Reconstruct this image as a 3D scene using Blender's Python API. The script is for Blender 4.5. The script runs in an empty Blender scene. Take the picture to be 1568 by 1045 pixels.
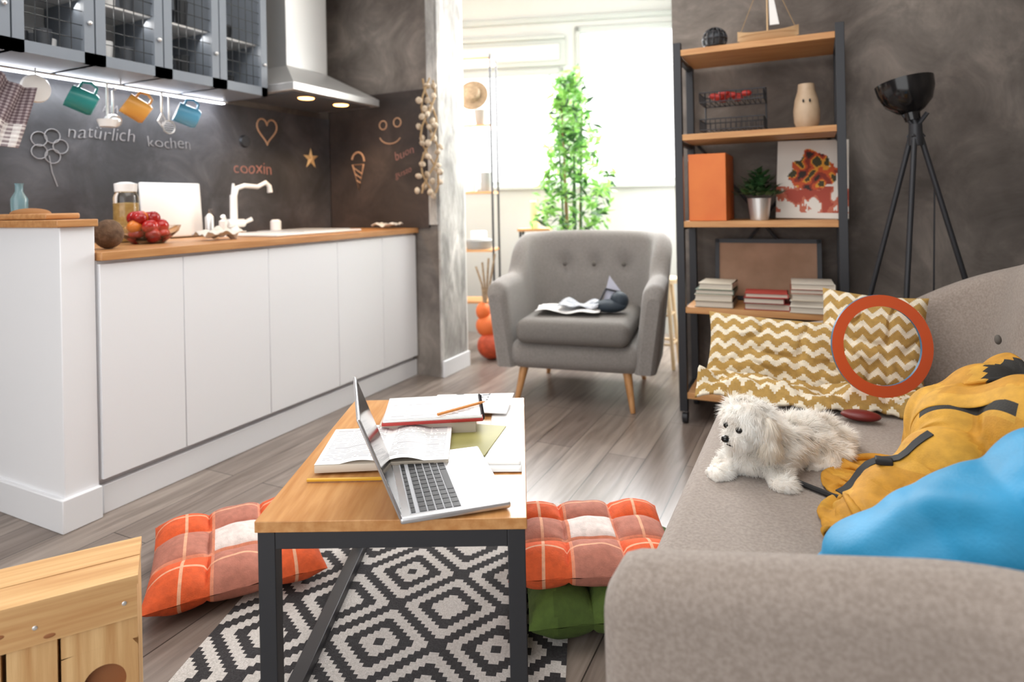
import bpy, bmesh, math, random
import numpy as np
from mathutils import Vector, Matrix, Euler, noise
from mathutils.bvhtree import BVHTree
random.seed(7)
S=bpy.context.scene
pi=math.pi
YAW=math.radians(26)
R26=YAW

def lin(h):
    if isinstance(h,str):
        h=h.lstrip('#'); c=[int(h[i:i+2],16)/255 for i in (0,2,4)]
    else: c=h
    return tuple((x/12.92 if x<=.04045 else ((x+.055)/1.055)**2.4) for x in c)

MATS={}
def mat(name,c1,c2=None,scale=6,rough=.6,metal=0,bump=0,bscale=80,stretch=(1,1,1),emis=0,trans=0,col=False,detail=5,sheen=0,contrast=(.35,.65),alpha=1,coat=0,mottle=0,translucent=0):
    if name in MATS: return MATS[name]
    m=bpy.data.materials.new(name); m.use_nodes=True
    nt=m.node_tree; N=nt.nodes; Lk=nt.links
    p=N['Principled BSDF']
    p.inputs['Roughness'].default_value=rough
    p.inputs['Metallic'].default_value=metal
    p.inputs['Transmission Weight'].default_value=trans
    p.inputs['Sheen Weight'].default_value=sheen
    p.inputs['Coat Weight'].default_value=coat
    p.inputs['Alpha'].default_value=alpha
    a=lin(c1)+(1,)
    p.inputs['Base Color'].default_value=a
    tc=N.new('ShaderNodeTexCoord'); mp=N.new('ShaderNodeMapping'); mp.inputs['Scale'].default_value=stretch
    Lk.new(tc.outputs['Object'],mp.inputs['Vector'])
    out=None
    c2=c2 or c1
    nz=N.new('ShaderNodeTexNoise'); nz.inputs['Scale'].default_value=scale; nz.inputs['Detail'].default_value=detail
    Lk.new(mp.outputs[0],nz.inputs['Vector'])
    cr=N.new('ShaderNodeValToRGB')
    cr.color_ramp.elements[0].position=contrast[0]; cr.color_ramp.elements[1].position=contrast[1]
    cr.color_ramp.elements[0].color=a; cr.color_ramp.elements[1].color=lin(c2)+(1,)
    Lk.new(nz.outputs['Fac'],cr.inputs['Fac']); out=cr.outputs['Color']
    if mottle:
        n3=N.new('ShaderNodeTexNoise'); n3.inputs['Scale'].default_value=mottle; n3.inputs['Detail'].default_value=12; n3.inputs['Distortion'].default_value=.8; n3.inputs['Roughness'].default_value=.68
        Lk.new(mp.outputs[0],n3.inputs['Vector'])
        c3=N.new('ShaderNodeValToRGB'); e=c3.color_ramp.elements
        e[0].position=.36; e[0].color=(.68,.67,.66,1); e[1].position=.66; e[1].color=(1.5,1.48,1.46,1)
        x=c3.color_ramp.elements.new(.52); x.color=(1,1,1,1)
        Lk.new(n3.outputs['Fac'],c3.inputs['Fac'])
        mx=N.new('ShaderNodeMix'); mx.data_type='RGBA'; mx.blend_type='MULTIPLY'; mx.inputs['Factor'].default_value=1
        Lk.new(out,mx.inputs[6]); Lk.new(c3.outputs['Color'],mx.inputs[7]); out=mx.outputs[2]
    if col:
        at=N.new('ShaderNodeAttribute'); at.attribute_name='Col'
        mx=N.new('ShaderNodeMix'); mx.data_type='RGBA'; mx.blend_type='MULTIPLY'; mx.inputs['Factor'].default_value=1
        Lk.new(out,mx.inputs[6]); Lk.new(at.outputs['Color'],mx.inputs[7]); out=mx.outputs[2]
    Lk.new(out,p.inputs['Base Color'])
    if emis:
        p.inputs['Emission Color'].default_value=a; p.inputs['Emission Strength'].default_value=emis
    if bump:
        n2=N.new('ShaderNodeTexNoise'); n2.inputs['Scale'].default_value=bscale; n2.inputs['Detail'].default_value=4
        Lk.new(mp.outputs[0],n2.inputs['Vector'])
        b=N.new('ShaderNodeBump'); b.inputs['Strength'].default_value=bump; b.inputs['Distance'].default_value=.01
        Lk.new(n2.outputs['Fac'],b.inputs['Height']); Lk.new(b.outputs[0],p.inputs['Normal'])
    if translucent:
        tr=N.new('ShaderNodeBsdfTranslucent'); Lk.new(out,tr.inputs['Color'])
        ms=N.new('ShaderNodeMixShader'); ms.inputs[0].default_value=translucent
        Lk.new(p.outputs[0],ms.inputs[1]); Lk.new(tr.outputs[0],ms.inputs[2]); Lk.new(ms.outputs[0],N['Material Output'].inputs['Surface'])
    MATS[name]=m
    return m

class B:
    def __init__(s): s.v=[];s.f=[];s.m=[];s.c=[];s.mats=[];s.M=Matrix.Identity(4)
    def add(s,vs,fs,m,M=None,cols=None):
        if m not in s.mats: s.mats.append(m)
        k=s.mats.index(m); o=len(s.v)
        T=s.M@M if M is not None else s.M
        for p in vs: s.v.append(T@Vector(p))
        for i,f in enumerate(fs):
            s.f.append([o+j for j in f]); s.m.append(k); s.c.append(cols[i] if cols else (1,1,1))
        return s
    def bx(s,x0,x1,y0,y1,z0,z1,m,M=None):
        v=[(x,y,z) for z in (z0,z1) for y in (y0,y1) for x in (x0,x1)]
        return s.add(v,[(0,2,3,1),(4,5,7,6),(0,1,5,4),(2,6,7,3),(0,4,6,2),(1,3,7,5)],m,M)
    def rbox(s,c,size,r,m,seg=3,M=None,fn=None):
        bm=bmesh.new(); bmesh.ops.create_cube(bm,size=1)
        for v in bm.verts: v.co=Vector((v.co.x*size[0],v.co.y*size[1],v.co.z*size[2]))
        bmesh.ops.bevel(bm,geom=bm.edges[:],offset=min(r,min(size)*.49),segments=seg,profile=.5,affect='EDGES')
        bm.verts.ensure_lookup_table()
        vs=[v.co+Vector(c) for v in bm.verts]
        if fn: vs=[fn(p) for p in vs]
        fs=[[v.index for v in f.verts] for f in bm.faces]; bm.free()
        return s.add(vs,fs,m,M)
    def cyl(s,p0,p1,r0,r1,m,n=16,M=None):
        return s.tube([p0,p1],[r0,r1],m,n,M=M)
    def tube(s,pts,r,m,n=8,closed=False,M=None):
        pts=[Vector(p) for p in pts]; k=len(pts)
        if not isinstance(r,(list,tuple)): r=[r]*k
        up=None; vs=[];
        for i,p in enumerate(pts):
            if closed: t=(pts[(i+1)%k]-pts[i-1])
            else: t=pts[min(i+1,k-1)]-pts[max(i-1,0)]
            if t.length<1e-9: t=Vector((0,0,1))
            t.normalize()
            if up is None:
                up=Vector((0,0,1)) if abs(t.z)<.9 else Vector((1,0,0))
            a=up-t*up.dot(t)
            if a.length<1e-6: a=t.orthogonal()
            a.normalize(); b=t.cross(a); up=a
            for j in range(n):
                q=2*pi*j/n; vs.append(p+(a*math.cos(q)+b*math.sin(q))*r[i])
        fs=[]
        for i in range(k if closed else k-1):
            for j in range(n):
                fs.append((i*n+j,i*n+(j+1)%n,((i+1)%k)*n+(j+1)%n,((i+1)%k)*n+j))
        if not closed:
            fs.append(tuple(range(n))[::-1]); fs.append(tuple((k-1)*n+j for j in range(n)))
        return s.add(vs,fs,m,M)
    def ribbon(s,pts,w,m,side=(0,0,1),th=.002):
        pts=[Vector(p) for p in pts];vs=[];k=len(pts)
        for i,p in enumerate(pts):
            t=(pts[min(i+1,k-1)]-pts[max(i-1,0)]).normalized();n=Vector(side)
            d=t.cross(n).normalized()*w/2;n=d.cross(t).normalized()*th
            vs+=[p-d,p+d,p+d+n,p-d+n]
        fs=[(0,1,2,3),tuple((k-1)*4+j for j in (3,2,1,0))]
        for i in range(k-1):
            for j in range(4): fs.append((i*4+j,i*4+(j+1)%4,i*4+4+(j+1)%4,i*4+4+j))
        return s.add(vs,fs,m)
    def lathe(s,prof,c,m,n=32,M=None,colf=None):
        vs=[];fs=[]
        for r,z in prof:
            for j in range(n):
                q=2*pi*j/n; vs.append((c[0]+r*math.cos(q),c[1]+r*math.sin(q),c[2]+z))
        for i in range(len(prof)-1):
            for j in range(n): fs.append((i*n+j,i*n+(j+1)%n,(i+1)*n+(j+1)%n,(i+1)*n+j))
        return s.add(vs,fs,m,M)
    def ell(s,c,r,m,M=None,nu=20,nv=12,rot=None):
        if not isinstance(r,(list,tuple)): r=(r,r,r)
        E=Euler(rot).to_matrix() if rot else Matrix.Identity(3)
        vs=[];fs=[]
        vs.append(Vector(c)+E@Vector((0,0,-r[2])))
        for i in range(1,nv):
            a=-pi/2+pi*i/nv
            for j in range(nu):
                q=2*pi*j/nu
                vs.append(Vector(c)+E@Vector((r[0]*math.cos(a)*math.cos(q),r[1]*math.cos(a)*math.sin(q),r[2]*math.sin(a))))
        vs.append(Vector(c)+E@Vector((0,0,r[2]))); L=len(vs)-1
        for j in range(nu): fs.append((0,1+(j+1)%nu,1+j)); fs.append((L,1+(nv-2)*nu+j,1+(nv-2)*nu+(j+1)%nu))
        for i in range(nv-2):
            for j in range(nu): a=1+i*nu; fs.append((a+j,a+(j+1)%nu,a+nu+(j+1)%nu,a+nu+j))
        return s.add(vs,fs,m,M)
    def surf(s,fn,nu,nv,m,M=None,colf=None,flip=False):
        vs=[fn(i/nu,j/nv) for j in range(nv+1) for i in range(nu+1)]
        fs=[];cs=[]
        for j in range(nv):
            for i in range(nu):
                a=j*(nu+1)+i; f=(a,a+1,a+nu+2,a+nu+1)
                fs.append(f[::-1] if flip else f)
                if colf: cs.append(lin(colf((i+.5)/nu,(j+.5)/nv)))
        return s.add(vs,fs,m,M,cs if colf else None)
    def finish(s,name,loc=(0,0,0),rot=0,bevel=0,parent=None,angle=40,solid=0,sub=0):
        me=bpy.data.meshes.new(name)
        me.from_pydata([tuple(v) for v in s.v],[],s.f)
        for m in s.mats: me.materials.append(m)
        me.polygons.foreach_set('material_index',s.m)
        ca=me.color_attributes.new('Col','FLOAT_COLOR','CORNER')
        buf=[]
        for f,c in zip(s.f,s.c): buf.extend(((c[0],c[1],c[2],1)*len(f)))
        ca.data.foreach_set('color',buf)
        me.update(); me.shade_smooth()
        me.set_sharp_from_angle(angle=math.radians(angle))
        o=bpy.data.objects.new(name,me); S.collection.objects.link(o)
        o.location=loc; o.rotation_euler=rot if isinstance(rot,(tuple,list)) else (0,0,rot)
        if solid: md=o.modifiers.new('solid','SOLIDIFY'); md.thickness=solid; md.offset=0
        if bevel: md=o.modifiers.new('bev','BEVEL'); md.width=bevel; md.segments=2; md.limit_method='ANGLE'; md.angle_limit=math.radians(50)
        if sub: md=o.modifiers.new('sub','SUBSURF'); md.levels=sub; md.render_levels=sub
        if parent: o.parent=parent
        return o

def XF(loc=(0,0,0),rot=(0,0,0),sc=1):
    return Matrix.Translation(loc)@Euler(rot).to_matrix().to_4x4()@Matrix.Scale(sc,4)
def tb(l,d,z=0):  # metric coordinates in the coffee-table-aligned frame -> room
    return (-math.sin(YAW)*d+math.cos(YAW)*l, math.cos(YAW)*d+math.sin(YAW)*l, z)

# ---------------- materials
concrete=mat('concrete_brown','#605853','#8a827b',scale=1.6,rough=.8,bump=.35,bscale=14,detail=8,contrast=(.36,.64),mottle=3.4)
concrete_l=mat('concrete_light','#9a9895','#cbc8c4',scale=7,rough=.85,bump=.6,bscale=22,detail=9,stretch=(1,1,.4),mottle=9)
whitewall=mat('white_wall','#e2e0dd',rough=.8,bump=.05)
winwall=mat('window_wall_backlit','#c0c1be',rough=.8)  # white wall greyed: its backlit shade is put into the colour
winfr=mat('window_frame_backlit','#aaaeab',rough=.5)  # white frames, darkened in colour to stand for the backlit shade
ceilm=mat('ceiling_white','#e8e6e2',rough=.9)
lacq=mat('cabinet_white','#eeeff2',rough=.35)
basewhite=mat('base_white','#e6e7ea',rough=.4)
counterwood=mat('counter_wood','#c6925f','#b17a48',scale=5,rough=.4,stretch=(12,1,12))
chalk=mat('chalkboard_black','#36373b','#5b5b60',scale=2.5,rough=.6,detail=9,contrast=(.35,.8),mottle=4)
chalkbrown=mat('chalkboard_dark','#2f2826','#483d38',scale=3,rough=.6,detail=9,contrast=(.35,.8),mottle=4)
greyframe=mat('cabinet_grey','#7b828b',rough=.4)
darkin=mat('cabinet_inside','#4a4d52',rough=.6)
steel=mat('stainless','#dededd',rough=.33,metal=.75)
steelw=mat('steel_wire','#26282b',rough=.4,metal=.3)
blackmetal=mat('black_metal','#323337',rough=.45,metal=.3)
blackgloss=mat('black_gloss','#131315',rough=.15)
glass=mat('clear_glass','#ffffff',rough=.03,trans=1)
whitecer=mat('white_ceramic','#efeeec',rough=.25)
strip=mat('led_strip','#f4f6ff',emis=6)
warm=mat('hood_lamp_glow','#ffb26a',emis=9)
oak=mat('oak_top','#cc9861','#b67d45',scale=4,rough=.35,stretch=(14,1.2,14),bump=.05)
shelfwood=mat('shelf_wood','#cf9c66','#bd8552',scale=4,rough=.5,stretch=(1.5,14,14))
pine=mat('pine','#e2bb85','#c3935d',scale=3.2,rough=.55,stretch=(16,16,.8),bump=.08,bscale=30,contrast=(.35,.65))
pine2=mat('pine_flat','#dcb37d','#c4935e',scale=3.2,rough=.55,stretch=(1,20,20),contrast=(.35,.65))
knot=mat('pine_knot','#9a6239',rough=.6)
legwood=mat('leg_wood','#c08e5c','#ab7845',rough=.5,stretch=(10,10,1))
sofafab=mat('sofa_fabric','#8e8279','#a1958c',scale=160,rough=.95,bump=.35,bscale=600,sheen=.2)
chairfab=mat('chair_fabric','#817c78','#8d8884',scale=120,rough=.95,bump=.3,bscale=400,sheen=.2)
chairfab2=mat('chair_cushion_fabric','#716d69','#7b7773',scale=120,rough=.95,bump=.3,bscale=400)
button=mat('button_grey','#5f5a55',rough=.9)
printed=mat('printed_cloth','#ffffff','#e8e8e8',scale=60,rough=.9,bump=.2,bscale=300,col=True)
painted=mat('painted_surface','#ffffff',rough=.6,col=True)
paper=mat('paper_white','#f1f0ee',rough=.7)
chalkw=mat('chalk_white','#8f8e90',rough=.9)
chalko=mat('chalk_tan','#c39a7a',rough=.9)
chalkp=mat('chalk_pink','#a9786f',rough=.9)
leafm=mat('leaf_green','#4c8a3b','#9fcf6a',scale=9,rough=.5,translucent=.3)
leafd=mat('leaf_dark','#2c4a2d','#4b7344',scale=20,rough=.5)
cane=mat('cane_brown','#8a6a44',rough=.6)
terra=mat('pot_grey','#8a8a88',rough=.7)
alum=mat('aluminium','#d2d3d6',rough=.32,metal=.85)
keym=mat('key_black','#1c1d20',rough=.5)
screenm=mat('screen_black','#0b0c10',rough=.1)
red=mat('red_cover','#b0302a',rough=.5)
orange=mat('orange_binder','#e07a33','#d66c2b',rough=.5)
fruitred=mat('tomato_red','#b8231c','#8e1616',scale=20,rough=.15)
fruitgreen=mat('pepper_green','#4d6a24',rough=.3)
fruitor=mat('fruit_orange','#d97a24',rough=.35)
hoop=mat('hoop_orange','#d2582c',rough=.45)
hoopb=mat('hoop_blue','#3b6a8c',rough=.45)
wicker=mat('straw','#9c8468','#7d6850',scale=60,rough=.8)
ceramicb=mat('ceramic_beige','#c3ab90','#b0967a',scale=14,rough=.5)
bookm=mat('book_pages','#cfc6b8',rough=.8,stretch=(1,1,60),scale=8)
strapm=mat('strap_black','#1f1f21',rough=.7)

# ---------------- room shell
fl=bpy.data.materials.new('laminate_floor'); fl.use_nodes=True
nt=fl.node_tree;N=nt.nodes;Lk=nt.links;p=N['Principled BSDF']
tc=N.new('ShaderNodeTexCoord');mp=N.new('ShaderNodeMapping');mp.inputs['Rotation'].default_value=(0,0,pi/2)
Lk.new(tc.outputs['Object'],mp.inputs['Vector'])
br=N.new('ShaderNodeTexBrick');br.inputs['Scale'].default_value=1;br.inputs['Brick Width'].default_value=1.25;br.inputs['Row Height'].default_value=.16;br.inputs['Mortar Size'].default_value=.0018
br.inputs['Color1'].default_value=lin('#776b64')+(1,);br.inputs['Color2'].default_value=lin('#90847b')+(1,);br.inputs['Mortar'].default_value=lin('#453e39')+(1,);br.offset=.37
Lk.new(mp.outputs[0],br.inputs['Vector'])
mp2=N.new('ShaderNodeMapping');mp2.inputs['Scale'].default_value=(14,1.1,1);Lk.new(tc.outputs['Object'],mp2.inputs['Vector'])
nz=N.new('ShaderNodeTexNoise');nz.inputs['Scale'].default_value=2.2;nz.inputs['Detail'].default_value=9;nz.inputs['Distortion'].default_value=.8;Lk.new(mp2.outputs[0],nz.inputs['Vector'])
cr=N.new('ShaderNodeValToRGB');cr.color_ramp.elements[0].position=.3;cr.color_ramp.elements[1].position=.7;cr.color_ramp.elements[0].color=(.6,.57,.55,1);cr.color_ramp.elements[1].color=(1.2,1.2,1.2,1)
Lk.new(nz.outputs['Fac'],cr.inputs['Fac'])
mx=N.new('ShaderNodeMix');mx.data_type='RGBA';mx.blend_type='MULTIPLY';mx.inputs['Factor'].default_value=1
Lk.new(br.outputs['Color'],mx.inputs[6]);Lk.new(cr.outputs['Color'],mx.inputs[7]);Lk.new(mx.outputs[2],p.inputs['Base Color'])
p.inputs['Roughness'].default_value=.31
bp=N.new('ShaderNodeBump');bp.inputs['Strength'].default_value=.15;bp.inputs['Distance'].default_value=.004;Lk.new(nz.outputs['Fac'],bp.inputs['Height']);Lk.new(bp.outputs[0],p.inputs['Normal'])

B().bx(-3.1,1.0,-1.6,5.6,-.1,0,fl).finish('floor')
B().bx(-3.1,1.0,-1.6,5.6,2.75,2.85,ceilm).finish('ceiling')
B().bx(-3.05,-2.905,-1.6,3.2,0,2.75,concrete).finish('wall_left')
b=B();b.bx(-3.05,-2.065,3.205,3.5,0,2.75,concrete);b.bx(-2.065,-2.05,3.205,3.5,0,2.75,concrete_l);b.bx(-2.12,-2.064,3.19,3.206,.93,2.75,concrete_l);b.bx(-3.05,-2.05,3.5,3.51,0,2.75,whitewall);b.finish('wall_kitchen_end')
B().bx(-.67,1.0,3.35,3.5,0,2.75,concrete).finish('wall_back')
B().bx(.82,1.0,-1.6,3.35,0,2.75,concrete).finish('wall_right')
B().bx(-.67,-.55,3.5,5.3,0,2.75,whitewall).finish('wall_alcove_right')
B().bx(-3.05,-2.95,3.51,4.4,0,2.75,whitewall).finish('wall_alcove_left')
B().bx(-2.05,-2.035,3.2,3.51,0,.1,basewhite).finish('baseboard_pillar',bevel=.003)
# window wall, turned 18 deg
WR=math.radians(18)
b=B()
b.bx(-1.45,1.25,0,.15,0,1.19,winwall); b.bx(-1.45,-1.02,0,.15,1.19,2.75,winwall)
b.bx(-1.02,-.075,0,.15,2.13,2.75,winwall); b.bx(-.075,.03,0,.15,1.19,2.75,winwall)
b.bx(.03,.92,0,.15,2.45,2.75,winwall); b.bx(.92,1.25,0,.15,1.19,2.75,winwall)
b.finish('wall_window',loc=(-1.738,4.715,0),rot=WR)
def winframe(name,x0,x1,z0,z1):
    b=B();w=.04
    b.bx(x0,x0+w,-.02,.06,z0,z1,winfr);b.bx(x1-w,x1,-.02,.06,z0,z1,winfr)
    b.bx(x0,x1,-.02,.06,z0,z0+w,winfr);b.bx(x0,x1,-.02,.06,z1-w,z1,winfr)
    b.bx(x0-.03,x1+.03,-.05,.05,z0-.03,z0,winfr)
    return b
b=winframe('w',-1.02,-.075,1.19,2.13); 
b.bx(-1.05,-.05,-.03,.0,2.15,2.36,winfr);b.bx(-1.0,-.1,-.045,-.03,2.19,2.32,winwall);b.bx(-1.05,-.05,-.05,0,2.36,2.39,winfr)
b.finish('window_1',loc=(-1.738,4.715,0),rot=WR,bevel=.004)
winframe('w',.03,.92,1.19,2.45).finish('window_2',loc=(-1.738,4.715,0),rot=WR,bevel=.004)
b=B();b.bx(-1.45,1.25,-.03,0,2.5,2.54,winfr);b.finish('trim_1',loc=(-1.738,4.715,0),rot=WR,bevel=.003)

# ---------------- kitchen base
b=B()
b.bx(-2.9,-2.24,1.303,3.198,.12,.88,lacq)
seams=[1.303,1.62,2.04,2.49,2.86,3.19]
for a,c in zip(seams,seams[1:]): b.bx(-2.24,-2.221,a+.0015,c-.0015,.125,.868,lacq)
b.bx(-2.9,-2.26,1.303,3.198,0,.12,basewhite)
b.bx(-2.9,-2.205,1.303,3.198,.88,.91,counterwood)
b.finish('kitchen_base_cabinet',bevel=.002)
B().bx(-2.258,-2.235,1.31,3.2,0,.1,basewhite).finish('baseboard_kitchen',bevel=.003)
b=B();b.bx(-2.9,-2.23,1.185,1.295,0,1.0,lacq);b.bx(-2.9,-2.215,1.17,1.297,0,.11,basewhite);b.bx(-2.9,-2.215,1.17,1.30,1.0,1.025,counterwood)
b.finish('bar_counter',bevel=.003)
# chalkboards
chb=B().bx(-2.904,-2.89,1.305,3.185,.912,1.628,chalk).finish('chalkboard')
che=B().bx(-2.888,-2.12,3.188,3.203,.912,1.76,chalkbrown).finish('chalkboard')
b=B().bx(-2.904,-2.89,.6,1.16,.9,1.62,chalk).finish('chalkboard')
def text(t,size,loc,rot,m,sh=0,par=None):
    cu=bpy.data.curves.new('t','FONT');cu.body=t;cu.size=size;cu.extrude=.0008;cu.shear=sh;cu.offset=-.0014
    o=bpy.data.objects.new('tmp',cu);S.collection.objects.link(o)
    dg=bpy.context.evaluated_depsgraph_get();dg.update()
    me=bpy.data.meshes.new_from_object(o.evaluated_get(dg));bpy.data.objects.remove(o)
    # hand-drawn wobble
    for v in me.vertices:
        n=noise.noise(Vector((v.co.x*14,v.co.y*14,len(t))));v.co.y+=.007*n;v.co.x+=.005*noise.noise(Vector((v.co.x*18,v.co.y*18,9)))
    o=bpy.data.objects.new('chalk_text',me);S.collection.objects.link(o);me.materials.clear();me.materials.append(m)
    o.location=loc;o.rotation_euler=rot;o.parent=par or chb
RB=(pi/2,0,pi/2);RE=(pi/2,0,0)
text('natürlich',.085,(-2.888,1.57,1.375),RB,chalkw,.15)
text('kochen',.08,(-2.888,1.93,1.36),RB,chalkw,-.1)
text('cooxin',.10,(-2.888,2.42,1.25),RB,chalkp,-.05)
text('buon',.075,(-2.36,3.186,1.33),(pi/2,-.3,0),chalkp,.2,che)
text('gusto',.06,(-2.36,3.186,1.22),(pi/2,-.3,0),chalkp,.2,che)
text('AM',.05,(-2.888,1.72,1.5),RB,chalkw)
def draw(pts,wall,m,r=.005,closed=False):
    P=[(-2.887,a,z) if wall=='L' else (a,3.186,z) for a,z in pts]
    b=B();b.tube(P,r,m,6,closed=closed);b.finish('chalk_drawing',parent=chb if wall=='L' else che)
def circ(cx,cz,rx,rz=None,n=20,a0=0,a1=2*pi):
    rz=rz or rx; return [(cx+rx*math.cos(a0+(a1-a0)*i/n),cz+rz*math.sin(a0+(a1-a0)*i/n)) for i in range(n)]
draw([(2.66+.0046*16*math.sin(t)**3,1.51+.0052*(13*math.cos(t)-5*math.cos(2*t)-2*math.cos(3*t)-math.cos(4*t))) for t in [2*pi*i/30 for i in range(30)]],'L',chalko,.005,True)
for k in range(5): draw(circ(1.50+.045*math.cos(k*1.257),1.33+.045*math.sin(k*1.257),.03,n=14),'L',chalkw,.002,True)
draw([(1.5,1.29),(1.51,1.22),(1.53,1.16)],'L',chalkw,.002)
draw(circ(-2.395,1.5,.085,.06,16,pi*1.1,pi*1.9),'E',chalko,.004)
draw(circ(-2.45,1.56,.028,n=12),'E',chalko,.004,True);draw(circ(-2.34,1.57,.028,n=12),'E',chalko,.004,True)
draw([(-2.70,1.32),(-2.65,1.16),(-2.61,1.32)],'E',chalko,.006,True);draw(circ(-2.655,1.34,.05,.06,14,0,pi),'E',chalko,.006)
for k in range(3): draw([(-2.69+.01*k,1.30-.04*k),(-2.625-.005*k,1.26-.03*k)],'E',chalko,.003)
# starfish
b=B();st=[]
for k in range(10):
    a=pi/2+k*pi/5; r=.07 if k%2==0 else .026; st.append((0,r*math.cos(a),r*math.sin(a)))
b.add([(.018,0,0)]+st,[(0,1+k,1+(k+1)%10) for k in range(10)],mat('starfish_cream','#d8b887',rough=.8))
b.finish('starfish_decoration',loc=(-2.888,3.01,1.36))
b=B();b.lathe([(0,.012),(.03,.012),(.036,0)],(0,0,0),blackmetal,20,XF(rot=(0,pi/2,0)));b.finish('wall_outlet',loc=(-2.889,2.5,1.43))

# upper cabinets
b=B();y0,y1=.92,2.36;zb,zt=1.63,2.4
b.bx(-2.9,-2.57,y0,y1,zb,zb+.02,greyframe);b.bx(-2.9,-2.57,y0,y1,zt-.02,zt,greyframe)
b.bx(-2.9,-2.885,y0,y1,zb,zt,mat('cab_back','#f0eeea',rough=.7))
b.bx(-2.88,-2.62,y0,y1,1.90,1.908,mat('cab_shelf','#dcdad6',rough=.5))
ys=[.92,1.21,1.497,1.785,2.07,2.36]
for y in ys: b.bx(-2.88,-2.57,y-.009 if y>y0 else y,y+.009 if y<y1 else y,zb,zt,greyframe)
for a,c in zip(ys,ys[1:]):
    a+=.003;c-=.003;w=.038
    for q in ((a,a+w,zb,zt),(c-w,c,zb,zt),(a,c,zb,zb+w+.006),(a,c,zt-w,zt)): b.bx(-2.57,-2.548,q[0],q[1],q[2],q[3],greyframe)
    for k in range(1,5):
        yy=a+w+(c-a-2*w)*k/5;b.cyl((-2.56,yy,zb+w),(-2.56,yy,zt-w),.0019,.0019,steelw,5)
    zz=zb+w+.055
    while zz<zt-w: b.cyl((-2.56,a+w,zz),(-2.56,c-w,zz),.0019,.0019,steelw,5); zz+=.055
    b.ell((-2.54,c-.02,zb+.16),.009,steel)
    for k in range(4):
        gy=a+.07+random.random()*(c-a-.14);gx=-2.68-random.random()*.14;h=.07+random.random()*.07;r=.03
        mm=random.choice([whitecer,darkin,darkin,whitecer,steelw])
        for zsh in (zb+.021,1.909): b.lathe([(0,0),(r*.8,0),(r,h),(r*.93,h),(r*.7,.006),(0,.006)],(gx+random.random()*.04,gy,zsh),mm,16)
b.finish('upper_wall_cabinet')
b=B();b.bx(-2.86,-2.835,.95,2.33,1.612,1.628,strip);b.finish('under_cabinet_light')
# hood
b=B()
def ring(z,x0,x1,ya,yb): return [(x0,ya,z),(x1,ya,z),(x1,yb,z),(x0,yb,z)]
v=ring(1.66,-2.885,-2.40,2.39,3.09)+ring(1.70,-2.885,-2.40,2.39,3.09)+ring(1.84,-2.885,-2.62,2.56,2.88)
f=[(0,3,2,1)]+[(i,(i+1)%4,4+(i+1)%4,4+i) for i in range(4)]+[(4+i,4+(i+1)%4,8+(i+1)%4,8+i) for i in range(4)]
b.add(v,f,steel);b.bx(-2.885,-2.62,2.56,2.88,1.84,2.75,steel)
b.bx(-2.86,-2.44,2.43,3.05,1.654,1.661,darkin)
for yy in (2.60,2.88): b.lathe([(0,0),(.04,0),(.045,.006)],(-2.52,yy,1.649),warm,20)
b.finish('range_hood',bevel=.003)
# rail + hanging things
b=B();b.cyl((-2.72,1.1,1.6),(-2.72,2.25,1.6),.005,.005,steel,8)
for y in (1.12,1.7,2.23): b.cyl((-2.72,y,1.6),(-2.72,y,1.629),.004,.004,steel,6)
b.finish('utensil_rail')
def mug(name,y,z,m,tilt,inner):
    b=B();r=.047;h=.10
    b.lathe([(0,0),(r*.85,0),(r,.012),(r,h),(r*.93,h)],(0,0,-h/2),m,28);b.lathe([(r*.93,h),(r*.9,.012),(0,.01)],(0,0,-h/2),inner,28)
    b.tube([(0,r-.004,.03),(0,r+.025,.028),(0,r+.036,0),(0,r+.025,-.026),(0,r-.004,-.03)],.006,m,8)
    o=b.finish(name,loc=(-2.72,y,z),rot=(tilt,0,-.5))
    return o
mug('coffee_mug',1.54,1.51,mat('mug_teal','#2f8a86',rough=.3),1.15,whitecer)
mug('coffee_mug',1.77,1.505,mat('mug_orange','#e0a04a',rough=.3),1.0,whitecer)
mug('coffee_mug',2.02,1.505,mat('mug_blue','#5b9fc0',rough=.3),1.2,whitecer)
b=B();b.tube([(0,0,.1),(0,0,0)],.004,steel);b.ell((0,0,-.03),(.035,.035,.03),steel);b.tube([(0,0,.1),(0,.015,.11),(0,0,.12)],.003,steel);b.finish('soup_ladle',loc=(-2.72,1.665,1.47))
b=B();b.tube([(0,0,.12),(0,0,-.04)],.005,whitecer);b.lathe([(0,0),(.03,.0),(.04,.03),(.037,.03),(.028,.004),(0,.004)],(0,0,-.07),whitecer,20);b.finish('soup_ladle',loc=(-2.70,1.63,1.48))
b=B();b.tube([(0,0,.09),(0,0,0)],.005,steel)
for k in range(4):
    a=k*pi/4;b.tube([(0,0,0),(.02*math.cos(a),.02*math.sin(a),-.04),(0,0,-.07),(-.02*math.cos(a),-.02*math.sin(a),-.04),(0,0,0)],.0015,steel,5)
b.finish('whisk',loc=(-2.72,1.89,1.505))
b=B();b.tube([(0,0,.09),(0,0,-.03)],.004,steel);b.tube([(.0,.03*math.cos(t),-.06+.03*math.sin(t)) for t in [2*pi*i/16 for i in range(16)]],.003,steel,6,closed=True)
for k in range(-2,3): b.tube([(0,-.028,-.06+.01*k),(0,.028,-.06+.01*k)],.001,steel,4)
b.finish('tea_strainer',loc=(-2.72,1.925,1.50))
b=B();b.lathe([(0,.012),(.05,.008),(.055,0),(.05,-.004),(0,0)],(0,0,0),whitecer,28,XF(rot=(0,pi/2,0)));b.tube([(0,.0,.05),(0,0,.08)],.003,steel);b.finish('kitchen_timer',loc=(-2.70,1.36,1.53))
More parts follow.
